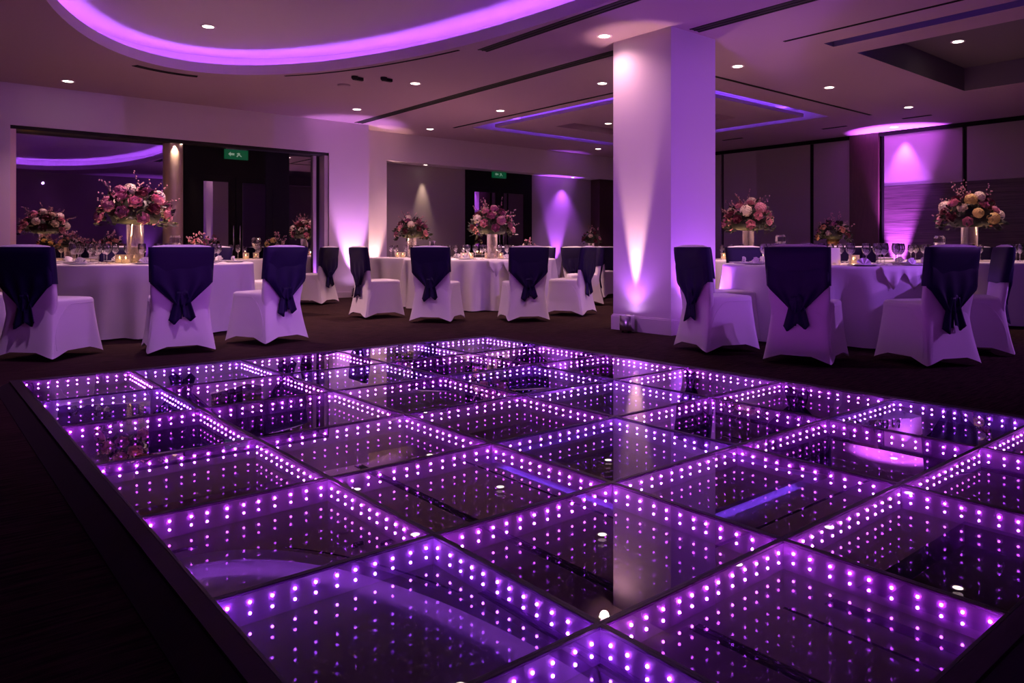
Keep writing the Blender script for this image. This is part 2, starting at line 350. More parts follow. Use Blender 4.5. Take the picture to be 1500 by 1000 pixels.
o = MB().lathe([(.09, 0), (.09, -.012), (.05, -.02), (0, -.02)], 18).build('smoke_detector', M['ceil'], None, (4.75, 9.95, CZ)); tag(o, 'flat round smoke detector on the ceiling beyond the oval cove', 'smoke detector')
ring_me = MB().lathe([(.062, 0), (.062, -.004), (.085, -.008), (.088, 0)], 24).mesh('trim_ring', M['paint'])
lens_me = MB().lathe([(0, -.003), (.062, -.003)], 24).mesh('lens', M['lens'])
DL = [(1.73, 12.26, CZ, 'above the left end of the mirror glass', 30), (5.75, 11.56, CZ, 'before the wall pier lit violet', 60), (5.47, 9.2, CZ, 'between oval cove and long air slot', 110),
      (7.79, 12.54, CZ, 'near the far wall left of the blue tray', 60), (7.65, 10.08, CZ, 'just right of the long air slot', 180), (7.47, 7.46, CZ, 'just left of the white column', 60),
      (5.82, 5.78, CZ, 'washing the left face of the white column', 22), (8.08, 5.62, CZ, 'first right of the white column', 100), (10.15, 5.49, CZ, 'second right of the white column', 60), (12.57, 5.40, CZ, 'third right of the white column', 60),
      (10.48, 10.3, CZ + .12, 'inside the glowing blue ceiling tray', 50), (12.34, 12.46, CZ, 'in the far corner beyond the blue tray', 50), (14.42, 6.47, CZ, 'close to the panelled wall by the dark pilaster', 30),
      (2.75, 9.4, CZ + .32, 'inside the oval violet cove, farthest one', 210), (1.4, 6.2, CZ + .32, 'added unseen inside the oval violet cove, left middle', 60), (4.2, 6.2, CZ + .32, 'added unseen inside the oval violet cove, right middle', 60), (10.30, 3.80, CZ + .34, 'inside the dark near ceiling tray', 95)]  # both middle oval-cove lights are unseen additions that light the chair backs
for x, y, z, l_, pw_ in DL:
    t = thing('downlight', (x, y, z), 0, 'round lit downlight ' + l_, 'downlight', 'recessed downlights')
    put('trim_ring', ring_me, t); put('lens', lens_me, t)
    spot('downlight_lamp', (x if x < 14 else 14.74, y, z - .02), (x if x < 14 else 14.80, y, 0), pw_ * (1.6 if x < 14 else 11), PURPLE if x > 14 else (.8, .36, 1.) if abs(x - OV[0]) < 2 and y < 8 else WARM, 150 if 'washing' in l_ else 64 if x > 14 else 95, 1. if 'washing' in l_ else .8, .05)
for x, y, l_ in ((3.26, 13.05, 'left'), (3.40, 13.05, 'right')):
    t = thing('spotlight', (x, y, OZ - .05), 0, 'tiny warm spotlight above the round bronze post, %s of two' % l_, 'spotlight', 'soffit spotlights')
    o = put('trim_ring', ring_me, t, scale=(.4, .4, .6)); o = put('lens', lens_me, t, scale=(.4, .4, .6))
spot('soffit_lamp', (3.3, 13.0, OZ - .07), (3.31, 13.06, 0), 30, (1, .7, .5), 70, .7, .01)
spot('soffit_lamp', (1.3, 13.06, OZ - .07), (1.17, 13.06, 0), 100, (1, .42, .10), 80, .7, .01)
for x, y, l_ in ((8.35, 13.62, 'left'), (12.6, 13.62, 'right')):
    t = thing('spotlight', (x, y, 2.68), 0, 'tiny spotlight under the header of the far recess, %s one' % l_, 'spotlight', 'recess spotlights')
    put('trim_ring', ring_me, t, scale=(.6, .6, .6)); put('lens', lens_me, t, scale=(.6, .6, .6))
spot('recess_lamp', (8.4, 13.72, 2.64), (8.42, 13.82, 1.2), 60, (1, .72, .52), 36, .9, .02)

# ------------------------------------------------------------------ floor uplights
up_body = MB(); up_body.lathe([(.065, .02), (.07, .03), (.07, .16), (.06, .165), (.06, .15)], 20, cap0=True); up_body_me = up_body.mesh('body', M['chrome'])
up_lens_me = MB().lathe([(0, .152), (.06, .152)], 20).mesh('lens', M['uplens'])
up_foot_me = MB().lathe([(.012, 0), (.012, .022)], 8, (0, 0, 0), True, True).mesh('foot', M['black'])
def uplight(x, y, tx, ty, power, col, ang, label, tz=2.4):
    t = thing('floor_uplight', (x, y, 0), 0, label, 'uplight', 'floor uplights')
    put('body', up_body_me, t, None, None, (1.2, 1.2, 1.15)); put('lens', up_lens_me, t, None, None, (1.2, 1.2, 1.15)); 
    for a in range(3): put('foot', up_foot_me, t, (.05 * math.cos(a * 2.1), .05 * math.sin(a * 2.1), 0))
    d = Vector((tx - x, ty - y, 0)).normalized() * .035
    spot('uplight_lamp', (x + d.x, y + d.y, .20), (tx, ty, tz), power, col, ang, .7, .03)
uplight(5.95, 5.56, 6.08, 5.55, 260, (1, .60, .50), 25, 'small steel uplight at the foot of the white column')
spot('column_fill', (5.93, 5.56, .20), (6.15, 5.5, 2.6), 14, (.52, .14, 1.), 110, .9, .03)  # extra violet fill without a fixture, added to colour the column's left face
uplight(6.47, 4.90, 6.47, 5.06, 60, PURPLE, 110, 'small uplight behind the chair beside the white column')
uplight(6.30, 12.70, 6.32, 12.9, 330, PINK, 42, 'small dark uplight at the foot of the violet lit wall pier')
uplight(7.05, 13.25, 7.05, 13.43, 220, (1, .62, .45), 34, 'small uplight with a warm beam left of the far recess')
uplight(12.25, 13.62, 12.25, 13.85, 420, PURPLE, 36, 'small uplight with a violet beam in the far recess')
spot('recess_lamp', (12.45, 13.62, 2.62), (12.4, 13.80, .8), 110, PURPLE, 80, 1., .02)
uplight(5.76, 13.02, 5.78, 13.06, 30, PURPLE, 70, 'small uplight at the right jamb of the mirror glass')
uplight(7.10, 5.5, 7.0, 5.5, 30, (1, .6, .42), 80, 'small uplight hidden behind the white column', CZ)
uplight(14.72, 6.6, 14.88, 6.6, 4200, (.6, .12, 1), 38, 'small violet uplight before the wood wainscot')
# uplights at the rear wall behind the photographer
for x, l_ in ((5.9, 'left'), (7.3, 'right')):
    uplight(x, YB + .25, x, YB, 150, PURPLE, 64, 'violet uplight against the rear wall, %s of the pair' % l_)

spot('wash_fill', (-2.6, 2.0, 2.8), (6.1, 5.5, 1.5), 520, (.60, .17, 1.), 22, .8, .02)  # unseen side fill, added to turn the column's left flank violet
# unseen fill spots added behind the photographer to light column and chairs violet
spot('wash_fill', (8.8, YB + .25, 2.9), (6.6, 5.2, 1.3), 420, (.42, .12, 1.), 46, .8, .02)
spot('wash_fill', (3.2, YB + .25, 2.9), (2.0, 7.6, .4), 135, (.60, .20, 1.), 52, .8, .02)
spot('wash_fill', (9.6, YB + .25, 2.6), (6.3, 3.2, .2), 230, (.55, .16, 1.), 48, .8, .02)

# ------------------------------------------------------------------ mirrored light-up dance floor
GX = [.565, 1.205, 1.965, 2.745, 3.52, 4.285]; GY = [.61, 1.21, 1.915, 2.65, 3.41, 4.245, 5.035, 5.88]
ZT = .06; RIM = .008; DEPTH = .040; LEDZ = .026
ico = bmesh.new(); bmesh.ops.create_icosphere(ico, subdivisions=2, radius=.0037)
ICO_V = [tuple(v.co) for v in ico.verts]; ICO_F = [tuple(v.index for v in f.verts) for f in ico.faces]; ico.free()
rnd = random.Random(3)
NX, NY = len(GX) - 1, len(GY) - 1
for i in range(NX):
    for j in range(NY):
        x0, x1, y0, y1 = GX[i], GX[i + 1], GY[j], GY[j + 1]
        cx, cyy = (x0 + x1) / 2, (y0 + y1) / 2; hx, hy = (x1 - x0) / 2 - .0006, (y1 - y0) / 2 - .0006
        col = ORD[i + 1] + ' row from the left edging'
        if i == NX - 1: col = 'row along the right edging'
        if i == 0: col = 'row along the left edging'
        pos = ('at its far end' if j == NY - 1 else 'at its near end' if j == 0 else ORD[NY - j] + ' panel from its far end')
        t = thing('dance_floor_panel', (cx, cyy, 0), 0, 'mirrored LED floor panel in the %s, %s' % (col, pos), 'dance floor panel', 'LED dance floor panels')
        fr = MB()
        ix, iy = hx - RIM, hy - RIM
        def R(a, b, z): return [(-a, -b, z), (a, -b, z), (a, b, z), (-a, b, z)]
        fr.rings([R(hx, hy, .0), R(hx, hy, ZT), R(ix, iy, ZT), R(ix, iy, ZT - .004)], cap0=True, smooth=False)
        fr.build('frame', M['frame'], t)
        wl_ = MB(); wl_.rings([R(ix, iy, ZT - .004), R(ix, iy, ZT - .004 - DEPTH - .001)], smooth=False); wl_.build('side_wall', M['well'], t)
        zt = ZT - .0045
        gp = MB(); gp.add(R(ix, iy, zt), [(0, 1, 2, 3)]); g = gp.mesh('glass_pane', M['half'])
        if g.polygons[0].normal.z < 0: g.flip_normals()
        put('glass_pane', g, t)
        mp = MB(); mp.add(R(ix, iy, zt - DEPTH), [(0, 1, 2, 3)]); mp.build('mirror', M['floor_mirror'], t)
        lm = M['led_violet'] if rnd.random() < (.55 if j > 4 or i == 0 else .3) else M['led_magenta']
        for side in range(4):
            s_ = MB(); L = ix if side % 2 == 0 else iy; n = max(9, round(2 * L / .058))
            for k in range(n):
                u = -L + (k + .5) * 2 * L / n + rnd.uniform(-.006, .006)
                p = [(u, iy - .0015, 0), (ix - .0015, u, 0), (u, -iy + .002, 0), (-ix + .002, u, 0)][side]
                s_.add([(p[0] + v[0], p[1] + v[1], zt - LEDZ + v[2]) for v in ICO_V], ICO_F, True)
            s_.build('led_strip', lm, t)
def edging(name, pts, label):
    m = MB(); m.add(pts, [(0, 1, 2, 3), (2, 3, 5, 4), (0, 3, 5, 7, ), (1, 2, 4, 6), (6, 4, 5, 7), (0, 1, 6, 7)])
    tag(m.build(name, M['edging']), label, 'edging', 'dance floor edging')
EX0, EX1, EY0, EY1 = GX[0] - .001, GX[-1] + .001, GY[0] - .001, GY[-1] + .001
LP, RP = .05, .12
def ramp(a, b, n, label):
    a, b, n = Vector(a), Vector(b), Vector(n); t_ = (b - a).normalized() * 0
    d = (b - a).normalized()
    def q(o, off, z, e): return (o[0] + n[0] * off + d[0] * e, o[1] + n[1] * off + d[1] * e, z)
    rs = [[q(o, 0, 0, 0), q(o, 0, ZT, 0), q(o, LP, ZT, e * LP), q(o, LP, ZT - .012, e * LP), q(o, RP, .004, e * RP), q(o, RP, 0, e * RP)] for o, e in ((a, -1), (b, 1))]
    m = MB(); m.rings(rs, True, True, True, False)
    tag(m.build('edging_ramp', M['edging']), label, 'edging', 'dance floor edging ramps')
ramp((EX0, EY0), (EX0, EY1), (-1, 0), 'dark edging ramp along the left side of the lit dance floor')
ramp((EX1, EY0), (EX1, EY1), (1, 0), 'dark edging ramp along the right far side of the lit dance floor')
ramp((EX0, EY1), (EX1, EY1), (0, 1), 'dark edging ramp along the far left side of the lit dance floor')
ramp((EX0, EY0), (EX1, EY0), (0, -1), 'dark edging ramp along the near side of the lit dance floor')

# ------------------------------------------------------------------ banquet chair (local +X faces the table)
# local frame: +X forward, Y sideways, origin on the floor under the seat
def cpow(v, e): return math.copysign(abs(v) ** e, v)
def rear_x(z):                                  # rear face profile
    return -.25 - .085 * ((.46 - z) / .46) ** 1.6 if z < .46 else -.25 - .062 * ((z - .46) / .47) ** 1.1
def chair_cover():
    m = MB(); SE = .475; N = 72; e = 2 / 7.
    rs = []
    for s in range(15):
        u = s / 14.; r = []
        for k in range(N):
            a = 2 * PI * (k + .5) / N; c, sn = math.cos(a), math.sin(a)
            corner = abs(math.sin(2 * a)) ** 1.0
            corner = min(1, corner * 1.0)
            X = cpow(c, e); Y = cpow(sn, e)
            mid = 1 - max(0, min(1, (min(abs(X), abs(Y)))))         # 0 in a corner, 1 mid side
            hem = .010 + .085 * (1 - (1 - mid) ** 1.5) ** 1.0 * (1 if mid > 0 else 0)
            z = hem + (SE - hem) * u
            t = 1 - z / SE
            xf = .235 + .060 * t ** 1.3; xr = rear_x(z); hw = .232 + .070 * t ** 1.3
            pull = 1 - .13 * (1 - (1 - mid) ** 2) * min(1, t * 1.6) ** 1.2
            x = (xf if X > 0 else -xr) * X; y = hw * Y
            if abs(Y) > abs(X): y *= pull
            elif X > 0: x *= pull
            else: x = xr * abs(X) * (1 - .10 * (1 - (1 - mid) ** 2) * max(0, t - .35)) if X < 0 else x
            r.append((x, y, z))
        rs.append(r)
    for zz, sc_ in ((SE + .012, .975), (SE + .020, .92), (SE + .026, .7), (SE + .029, .35), (SE + .03, .02)):
        rs.append([(p[0] * sc_ if p[0] > 0 else p[0] * sc_, p[1] * sc_, zz) for p in rs[14]])
    m.rings(rs)
    # back slab
    rs = []; N = 48
    zs = [.30, .38, .46, .52, .60, .70, .80, .87, .905, .922, .932, .937]
    zs = [.30, .34] + [.36, .40, .44, .47] + zs[3:]
    for z in zs:
        r = []; top = max(0, (z - .87) / .067); sh = math.sqrt(max(0, 1 - top ** 2)) if top else 1
        w_ = .240 + (.010 * ((z - .6) / .33) if z > .6 else 0 if z > .52 else -.030 * (.52 - z) / .22); th = .035 * (sh * .9 + .1 if top else 1)
        w2 = w_ * (1 - .14 * (1 - sh) if top else 1)
        xc = rear_x(z) + (.029 if z > .50 else .029 + .014 * (.50 - z) / .16)
        for k in range(N):
            a = 2 * PI * (k + .5) / N
            Y = cpow(math.sin(a), .3)
            r.append((xc + th * cpow(math.cos(a), .6) - (.0), w2 * Y, z + (.012 * (1 - Y * Y) if z > .9 else 0)))
        rs.append(r)
    rs.append([(sum(p[0] for p in rs[-1]) / N, p[1] * .5, .948) for p in rs[-1]])
    m.rings(rs, True, True, True)
    return m.mesh('chair_cover', M['spandex'])
from mathutils.bvhtree import BVHTree
def chair_seam(s, cover):                       # tension seam: along under the seat edge, then curving down to the rear foot
    tree = BVHTree.FromPolygons([v.co[:] for v in cover.vertices], [p.vertices[:] for p in cover.polygons])
    m = MB(); pts = []
    for i in range(22):
        u = i / 21.
        x, z = (.205 - .27 * u / .5, .452) if u < .5 else (-.065 - .185 * math.sin((u - .5) / .5 * PI / 2) ** 1.2, .452 - .37 * ((u - .5) / .5) ** 1.7)
        h = tree.ray_cast(Vector((x, s * .6, z)), Vector((0, -s, 0)))
        if h[0] is not None: pts.append(h[0] + Vector((0, -s * .0005, 0)))
    m.tube(pts, .0028, 6)
    return m.mesh('seam_piping', M['spandex'])
def sash_wrap():
    m = MB(); N = 64
    rs = []
    for z in (.622, .65, .70, .76, .82, .87, .905, .925, .928):
        w_ = .240 + .010 * ((z - .6) / .33) + .010; th = .046 if z < .9 else .046 - .012 * (z - .9) / .028
        xc = rear_x(z) + .028; r = []
        for k in range(N):
            a = 2 * PI * (k + .5) / N
            Y = cpow(math.sin(a), .3)
            fold = .003 * math.sin(9 * Y + 30 * z) * (math.cos(a) < 0)
            r.append((xc + (th + fold) * cpow(math.cos(a), .6), w_ * Y, z + .006 * math.sin(6 * Y + 2) * (z < .63)))
        rs.append(r)
    m.rings(rs)
    # the wrap gathers into a point below: rear apron
    front, back = [], []
    NU, NV = 29, 13
    for v in range(NV):
        fv = v / (NV - 1.); rowf, rowb = [], []
        for u in range(NU):
            fu = -1 + 2. * u / (NU - 1)
            wv = .249 * (1 - fv) ** .92 + .062 * fv
            z = .80 - .36 * fv - .05 * (1 - abs(fu)) * max(0, fv - .3)
            if fv < .5: wv = .246
            else: wv = .246 + (.066 - .246) * ((fv - .5) / .5)
            g = max(0, fv - .12) / .88
            pleat = .014 * g * math.sin(fu * 11 + 1.3 * fv)
            out = .0165 + .010 * min(1, g * 2.2) + .018 * g * (1 - fu * fu) + pleat - .012 * max(0, .12 - fv) / .12
            x = rear_x(z) - out
            if abs(fu) > .97 and fv < .55: x += .02
            rowf.append((x, fu * wv, z)); rowb.append((x + .006, fu * wv * .985, z + .003))
        front.append(rowf); back.append(rowb)
    m.rings([f + list(reversed(b)) for f, b in zip(front, back)], True, True, True)
    return m.mesh('sash', M['sash'])
def sash_knot():
    m = MB(); rs = []
    for i in range(9):
        a = PI * i / 8 - PI / 2; zz = .525 + .036 * math.sin(a); rr = math.cos(a)
        rs.append([(rear_x(.53) - .034 + .010 * rr * math.cos(b), (.042 + .005 * math.sin(3 * b)) * rr * math.sin(b), zz + .01 * math.sin(2 * b)) for b in [2 * PI * k / 14 for k in range(14)]])
    m.rings(rs); return m.mesh('bow_knot', M['sash'])
def sash_tail(s):
    m = MB(); NU, NV = 9, 14; rs = []
    for v in range(NV):
        fv = v / (NV - 1.); f, b = [], []
        for u in range(NU):
            fu = -1 + 2. * u / (NU - 1)
            tip = .055 * (abs(fu - s * .15)) if v == NV - 1 else 0
            z = .54 - .235 * fv - (.02 if s > 0 else 0) * fv + (-.05 + tip * 1.0 + .02) * (v == NV - 1)
            y = s * (.012 + .045 * fv) + fu * (.030 + .022 * fv)
            x = rear_x(max(0, z)) - .038 + .012 * fv - .010 * math.sin(fu * 3.6 + s) * (.4 + fv)
            f.append((x - .006, y, z)); b.append((x, y, z))
        rs.append(f + list(reversed(b)))
    m.rings(rs, True, True, True); return m.mesh('sash_tail', M['sash'])
COV = chair_cover()
CH = (COV, chair_seam(-1, COV), sash_wrap(), sash_knot(), sash_tail(-1), sash_tail(1), chair_seam(1, COV))
proto = None
def chair(X, Z, phi, label, group, world=False):
    """X, Z: camera-frame position of the middle of the rear feet; phi: facing"""
    global proto
    p = P(X, Z) if not world else Vector((X, Z, 0)); a = yaw(phi)
    loc = (p.x + .30 * math.cos(a), p.y + .30 * math.sin(a), 0)
    if proto is None:
        t = thing('banquet_chair', loc, a, label, 'chair', group)
        put('chair_cover', CH[0], t); put('seam_piping', CH[1], t); put('seam_piping', CH[6], t); s = put('sash', CH[2], t)
        put('bow_knot', CH[3], s); put('sash_tail', CH[4], s); put('sash_tail', CH[5], s)
        proto = t; return t
    return dup(proto, loc, a, label, group)

# ------------------------------------------------------------------ round table with cloth
TH_ = .75
def table(c, R, label, cloth_label, folds=26, seed=0):
    t = thing('round_table', (c.x, c.y, 0), 0, label, 'table', 'round banquet tables')
    MB().lathe([(0, TH_ - .03), (R - .02, TH_ - .03), (R - .02, TH_ - .004), (0, TH_ - .004)], 40, smooth=False).build('tabletop', M['wood'], t)
    MB().lathe([(.30, 0), (.30, .03), (.06, .06), (.05, TH_ - .05), (.2, TH_ - .031)], 24, cap0=True).build('pedestal', M['black'], t)
    r_ = random.Random(seed); ph = [r_.uniform(0, 6.28) for _ in range(4)]; N = 160
    rs = []
    for rr, z in ((.0, 0), (.5, 0), (.9, 0), (.985, 0), (.997, -.003), (1.004, -.012), (1.007, -.03)):
        rs.append([(R * rr * math.cos(2 * PI * k / N), R * rr * math.sin(2 * PI * k / N), TH_ + z) for k in range(N)])
    for s in range(1, 13):
        u = s / 12.; row = []
        for k in range(N):
            a = 2 * PI * k / N
            wv = math.sin(a * folds + ph[0] + .8 * math.sin(3 * a + ph[1])) * (.6 + .4 * math.sin(5 * a + ph[2]))
            rad = R * 1.007 + .012 * u + .085 * u ** .8 * wv + .02 * u * math.sin(7 * a + ph[3])
            row.append((rad * math.cos(a), rad * math.sin(a), TH_ - .03 - (TH_ - .045) * u))
        rs.append(row)
    m = MB(); m.rings(rs)
    o = m.build('tablecloth', M['cloth'], None, (c.x, c.y, 0)); tag(o, cloth_label, 'tablecloth', 'white tablecloths')
    return t

# ------------------------------------------------------------------ flowers
def petal_ball(name, m_, layers, seed, R=.06):
    r_ = random.Random(seed); m = MB()
    for (n, tilt, rad, hgt) in layers:
        off = r_.uniform(0, 6.28)
        for k in range(n):
            a = off + 2 * PI * k / n + r_.uniform(-.12, .12); ca, sa = math.cos(a), math.sin(a)
            g = []
            for v in range(5):
                fv = v / 4.; row = []
                for u in range(5):
                    fu = -1 + u / 2.
                    wd = rad * 1.05 * math.sin(PI * (.12 + .75 * fv)) * (1.1 - .2 * fv)
                    rr = rad * (.25 + .75 * math.sin(fv * PI / 2 * tilt)) + .10 * rad * (fv == 1) * tilt - rad * .25 * fu * fu
                    zz = -R * .5 + hgt * fv - .08 * rad * fu * fu * (fv > .9)
                    y = fu * wd
                    row.append((rr * ca - y * sa, rr * sa + y * ca, zz))
                g.append(row)
            m.rings(g, closed=False)
    m.lathe([(0, -R * .6), (R * .45, -R * .45), (R * .6, -.1 * R), (R * .35, .5 * R), (0, .55 * R)], 10)
    return m.mesh(name, m_)
ROSE = [(3, .35, .020, .070), (4, .6, .034, .072), (5, .85, .048, .066), (6, 1.05, .060, .054)]
ROSES = {k: petal_ball('rose', M[k], ROSE, i) for i, k in enumerate(('pink', 'mauve', 'burg', 'cream', 'peach'))}
def hydrangea(m_, seed, R=.07, n=70):
    r_ = random.Random(seed); m = MB()
    for k in range(n):
        zc = 1 - 1.5 * (k + .5) / n; a = k * 2.39996; rr = math.sqrt(max(0, 1 - zc * zc))
        nrm = Vector((rr * math.cos(a), rr * math.sin(a), zc)); c = nrm * R * r_.uniform(.9, 1.06); t1 = nrm.orthogonal().normalized(); t2 = nrm.cross(t1)
        an = r_.uniform(0, 6.28); s = R * .26
        for q in range(4):
            b = an + q * PI / 2; d = t1 * math.cos(b) + t2 * math.sin(b); e = t1 * -math.sin(b) + t2 * math.cos(b)
            m.add([c, c + d * s * .6 + e * s * .5 + nrm * s * .15, c + d * s * 1.1 + nrm * s * .25, c + d * s * .6 - e * s * .5 + nrm * s * .15], [(0, 1, 2, 3)])
    m.lathe([(0, -R * .8), (R * .6, -R * .6), (R * .86, 0), (R * .6, R * .6), (0, R * .84)], 12)
    return m.mesh('hydrangea', m_)
HYD = {k: hydrangea(M[k], i) for i, k in enumerate(('cream', 'mauve', 'yellow', 'pink'))}
def leaves(r, h, n, seed, z0=0., size=.07):
    r_ = random.Random(seed); m = MB()
    for k in range(n):
        zc = r_.uniform(-.15, 1); a = r_.uniform(0, 6.28); rr = math.sqrt(max(0, 1 - zc * zc)) * r_.uniform(.72, 1.02)
        c = Vector((r * rr * math.cos(a), r * rr * math.sin(a), z0 + h * zc * r_.uniform(.75, 1.0)))
        d = (Vector((math.cos(a), math.sin(a), zc * .8 - .1)) + Vector((r_.uniform(-.6, .6), r_.uniform(-.6, .6), r_.uniform(-.6, .6)))).normalized()
        s = d.orthogonal().normalized(); s = (Matrix.Rotation(r_.uniform(0, 6.28), 3, d) @ s); nn = d.cross(s); L = size * r_.uniform(.6, 1.2)
        m.add([c, c + d * L * .5 + s * L * .26, c + d * L + nn * L * .15, c + d * L * .5 - s * L * .26, c + d * L * .5 - nn * L * .07], [(0, 1, 4), (1, 2, 4), (2, 3, 4), (3, 0, 4)])
    m.lathe([(0, z0 - h * .12), (r * .6, z0 - h * .05), (r * .72, z0 + h * .2), (r * .5, z0 + h * .6), (0, z0 + h * .75)], 14)
    return m.mesh('foliage', M['leaf'])
def twigs(r, h, z0, n, seed):
    r_ = random.Random(seed); m = MB(); b = MB()
    for k in range(n):
        a = r_.uniform(0, 6.28); el = r_.uniform(.15, 1.35); d = Vector((math.cos(a) * math.cos(el), math.sin(a) * math.cos(el), math.sin(el)))
        p0 = Vector((d.x * r * .6, d.y * r * .6, z0 + d.z * h * .6)); L = r_.uniform(.9, 1.35)
        p1 = Vector((d.x * r * L, d.y * r * L, z0 + d.z * h * L)) + Vector((0, 0, r_.uniform(0, .03)))
        pm = (p0 + p1) / 2 + Vector((r_.uniform(-.03, .03), r_.uniform(-.03, .03), .02))
        m.tube([p0, pm, p1], [.004, .003, .002], 4)
        for q in range(5):
            c = pm.lerp(p1, q / 4.) + Vector((r_.uniform(-.018, .018), r_.uniform(-.018, .018), r_.uniform(-.01, .02)))
            b.lathe([(0, -.010), (.009, -.002), (.007, .007), (0, .012)], 6, c)
    return m.mesh('twigs', M['twig']), b.mesh('buds', M['buds'])
M['buds'] = mat('small pale buds', (.55, .28, .30), .6)
def centrepiece(loc, vase_h, vase_r, r, h, palette, label, seed, nbig=16, gold=False, buds=True):
    OBST.append((Vector(loc), vase_r * 1.1 if vase_h > .25 else r * 1.05))
    t = thing('flower_centrepiece', loc, 0, label, 'flower arrangement', 'table flowers'); r_ = random.Random(seed)
    v = MB()
    if gold: v.lathe([(0, 0), (vase_r, 0), (vase_r * 1.05, .01), (vase_r, vase_h * .6), (vase_r * 1.2, vase_h), (vase_r * 1.1, vase_h), (vase_r * .9, vase_h * .6), (vase_r * .9, .02), (0, .02)], 24)
    else: v.lathe([(0, 0), (vase_r, 0), (vase_r, vase_h), (vase_r - .006, vase_h), (vase_r - .006, .02), (0, .02)], 28)
    v.build('vase', M['gold'] if gold else M['vase'], t)
    put('foliage', leaves(r * .95, h * .92, 260 if r > .25 else 140, seed, vase_h + .05 * h, .085 if r > .25 else .06), t)
    a_, b_ = twigs(r, h, vase_h + .05, 22 if r > .25 else 10, seed + 1); put('twigs', a_, t); put('buds', b_, t)['kind'] = 'stuff'
    for k in range(nbig):
        zc = .08 + .90 * (k + .5) / nbig; a = k * 2.39996 + seed; rr = math.sqrt(max(0, 1 - zc * zc))
        c = palette[k % len(palette)]; pos = Vector((r * .92 * rr * math.cos(a), r * .92 * rr * math.sin(a), vase_h + h * (.02 + .93 * zc)))
        d = Vector((rr * math.cos(a), rr * math.sin(a), zc * 1.2)).normalized()
        me, nm = (HYD[c[2:]], 'hydrangea') if c.startswith('h_') else (ROSES[c], 'rose')
        o = put(nm, me, t, pos); o.rotation_euler = d.to_track_quat('Z', 'Y').to_euler(); s_ = r_.uniform(.85, 1.15) * (r / .37) ** .6
        o.scale = (s_, s_, s_)
    return t

# ------------------------------------------------------------------ tableware
WG = MB(); WG.lathe([(0, 0), (.036, .001), (.034, .004), (.006, .008), (.0045, .02), (.0045, .095), (.012, .102), (.032, .125), (.041, .155), (.040, .185), (.034, .215), (.033, .215), (.039, .185), (.040, .156), (.031, .127), (.008, .106), (0, .104)], 18)
WG_ME = WG.mesh('wine_glass', M['glass'])
PL_ME = MB().lathe([(0, .002), (.085, .002), (.10, .006), (.142, .014), (.143, .016), (.10, .011), (.085, .008), (0, .008)], 36).mesh('plate', M['china'])
def napkin_mesh():
    m = MB()
    for k in range(7):
        a = -1.2 + k * .4; b = a + .4; m.add([(0, .012 * (k % 2), 0), (.09 * math.sin(a), .02 * (k % 2), .012 + .10 * math.cos(a)), (.09 * math.sin(b), .02 * ((k + 1) % 2), .012 + .10 * math.cos(b)), (0, .03 + .012 * (k % 2), 0), (.08 * math.sin((a + b) / 2), .045, .008 + .085 * math.cos((a + b) / 2))],
                                                 [(0, 1, 2), (3, 4, 2), (3, 1, 4), (0, 2, 3), (0, 3, 1)])
    m.box(-.07, .07, -.03, .06, 0, .012); m.v = [(x * .8, y * .8, z * .6) for x, y, z in m.v]
    return m.mesh('napkin', M['napkin'])
NP_ME = napkin_mesh()
VC = MB().lathe([(0, 0), (.042, 0), (.045, .004), (.045, .095), (.042, .095), (.042, .006), (0, .006)], 20).mesh('holder', M['frost'])
VW = MB().lathe([(0, .007), (.036, .007), (.036, .045), (0, .045)], 16).mesh('candle', M['wax'])
VF = MB().lathe([(0, .047), (.006, .053), (.007, .060), (.003, .073), (0, .080)], 8).mesh('flame', M['flame'])
def goblet_me(s=1.):
    m = MB(); m.lathe([(0, 0), (.05, .002), (.045, .01), (.012, .02), (.01, .08), (.02, .09), (.01, .10), (.012, .12), (.045, .15), (.06, .20), (.058, .25), (.045, .275), (.04, .275), (.05, .25), (.052, .20), (.03, .16), (0, .15)], 10, smooth=False)
    return m.mesh('crystal_holder', M['glass'])
GB_ME = goblet_me()
buckets = {}; OBST = []
RAD = {'wine_glass': .043, 'plate': .145, 'napkin': .0, 'votive_candle': .047}
def ware(kind, loc, tname, rz=0, light=False):
    if kind != 'napkin':
        if any((Vector(loc) - o).to_2d().length < r + RAD[kind] for o, r in OBST): return False
        OBST.append((Vector(loc), RAD[kind]))
    buckets.setdefault((kind, tname), []).append((Vector(loc), rz, light)); return True
SPEC = {'wine_glass': ('stemmed wine glass', 'wine glass'), 'plate': ('white china plate', 'plate'), 'napkin': ('folded white napkin', 'napkin'), 'votive_candle': ('lit votive candle', 'candle')}
def flush():
    for (kind, tname), items in buckets.items():
        items.sort(key=lambda it: px_of(it[0]))
        nm, cat = SPEC[kind]
        for n, (loc, rz, light) in enumerate(items):
            lab = '%s on the %s, %s from the left' % (nm, tname, ORD[n + 1]) if len(items) > 1 else '%s on the %s' % (nm, tname)
            grp = nm + 's on the ' + tname
            if kind == 'votive_candle':
                t = thing(kind, loc, 0, lab, cat, grp); put('holder', VC, t); put('candle', VW, t); put('flame', VF, t)
                if light: point('candle_lamp', (loc.x, loc.y, loc.z + .066), 2.2, (1, .55, .24), .012)
            else:
                o = put(kind, {'wine_glass': WG_ME, 'plate': PL_ME, 'napkin': NP_ME}[kind], None, loc, (0, 0, rz)); tag(o, lab, cat, grp)
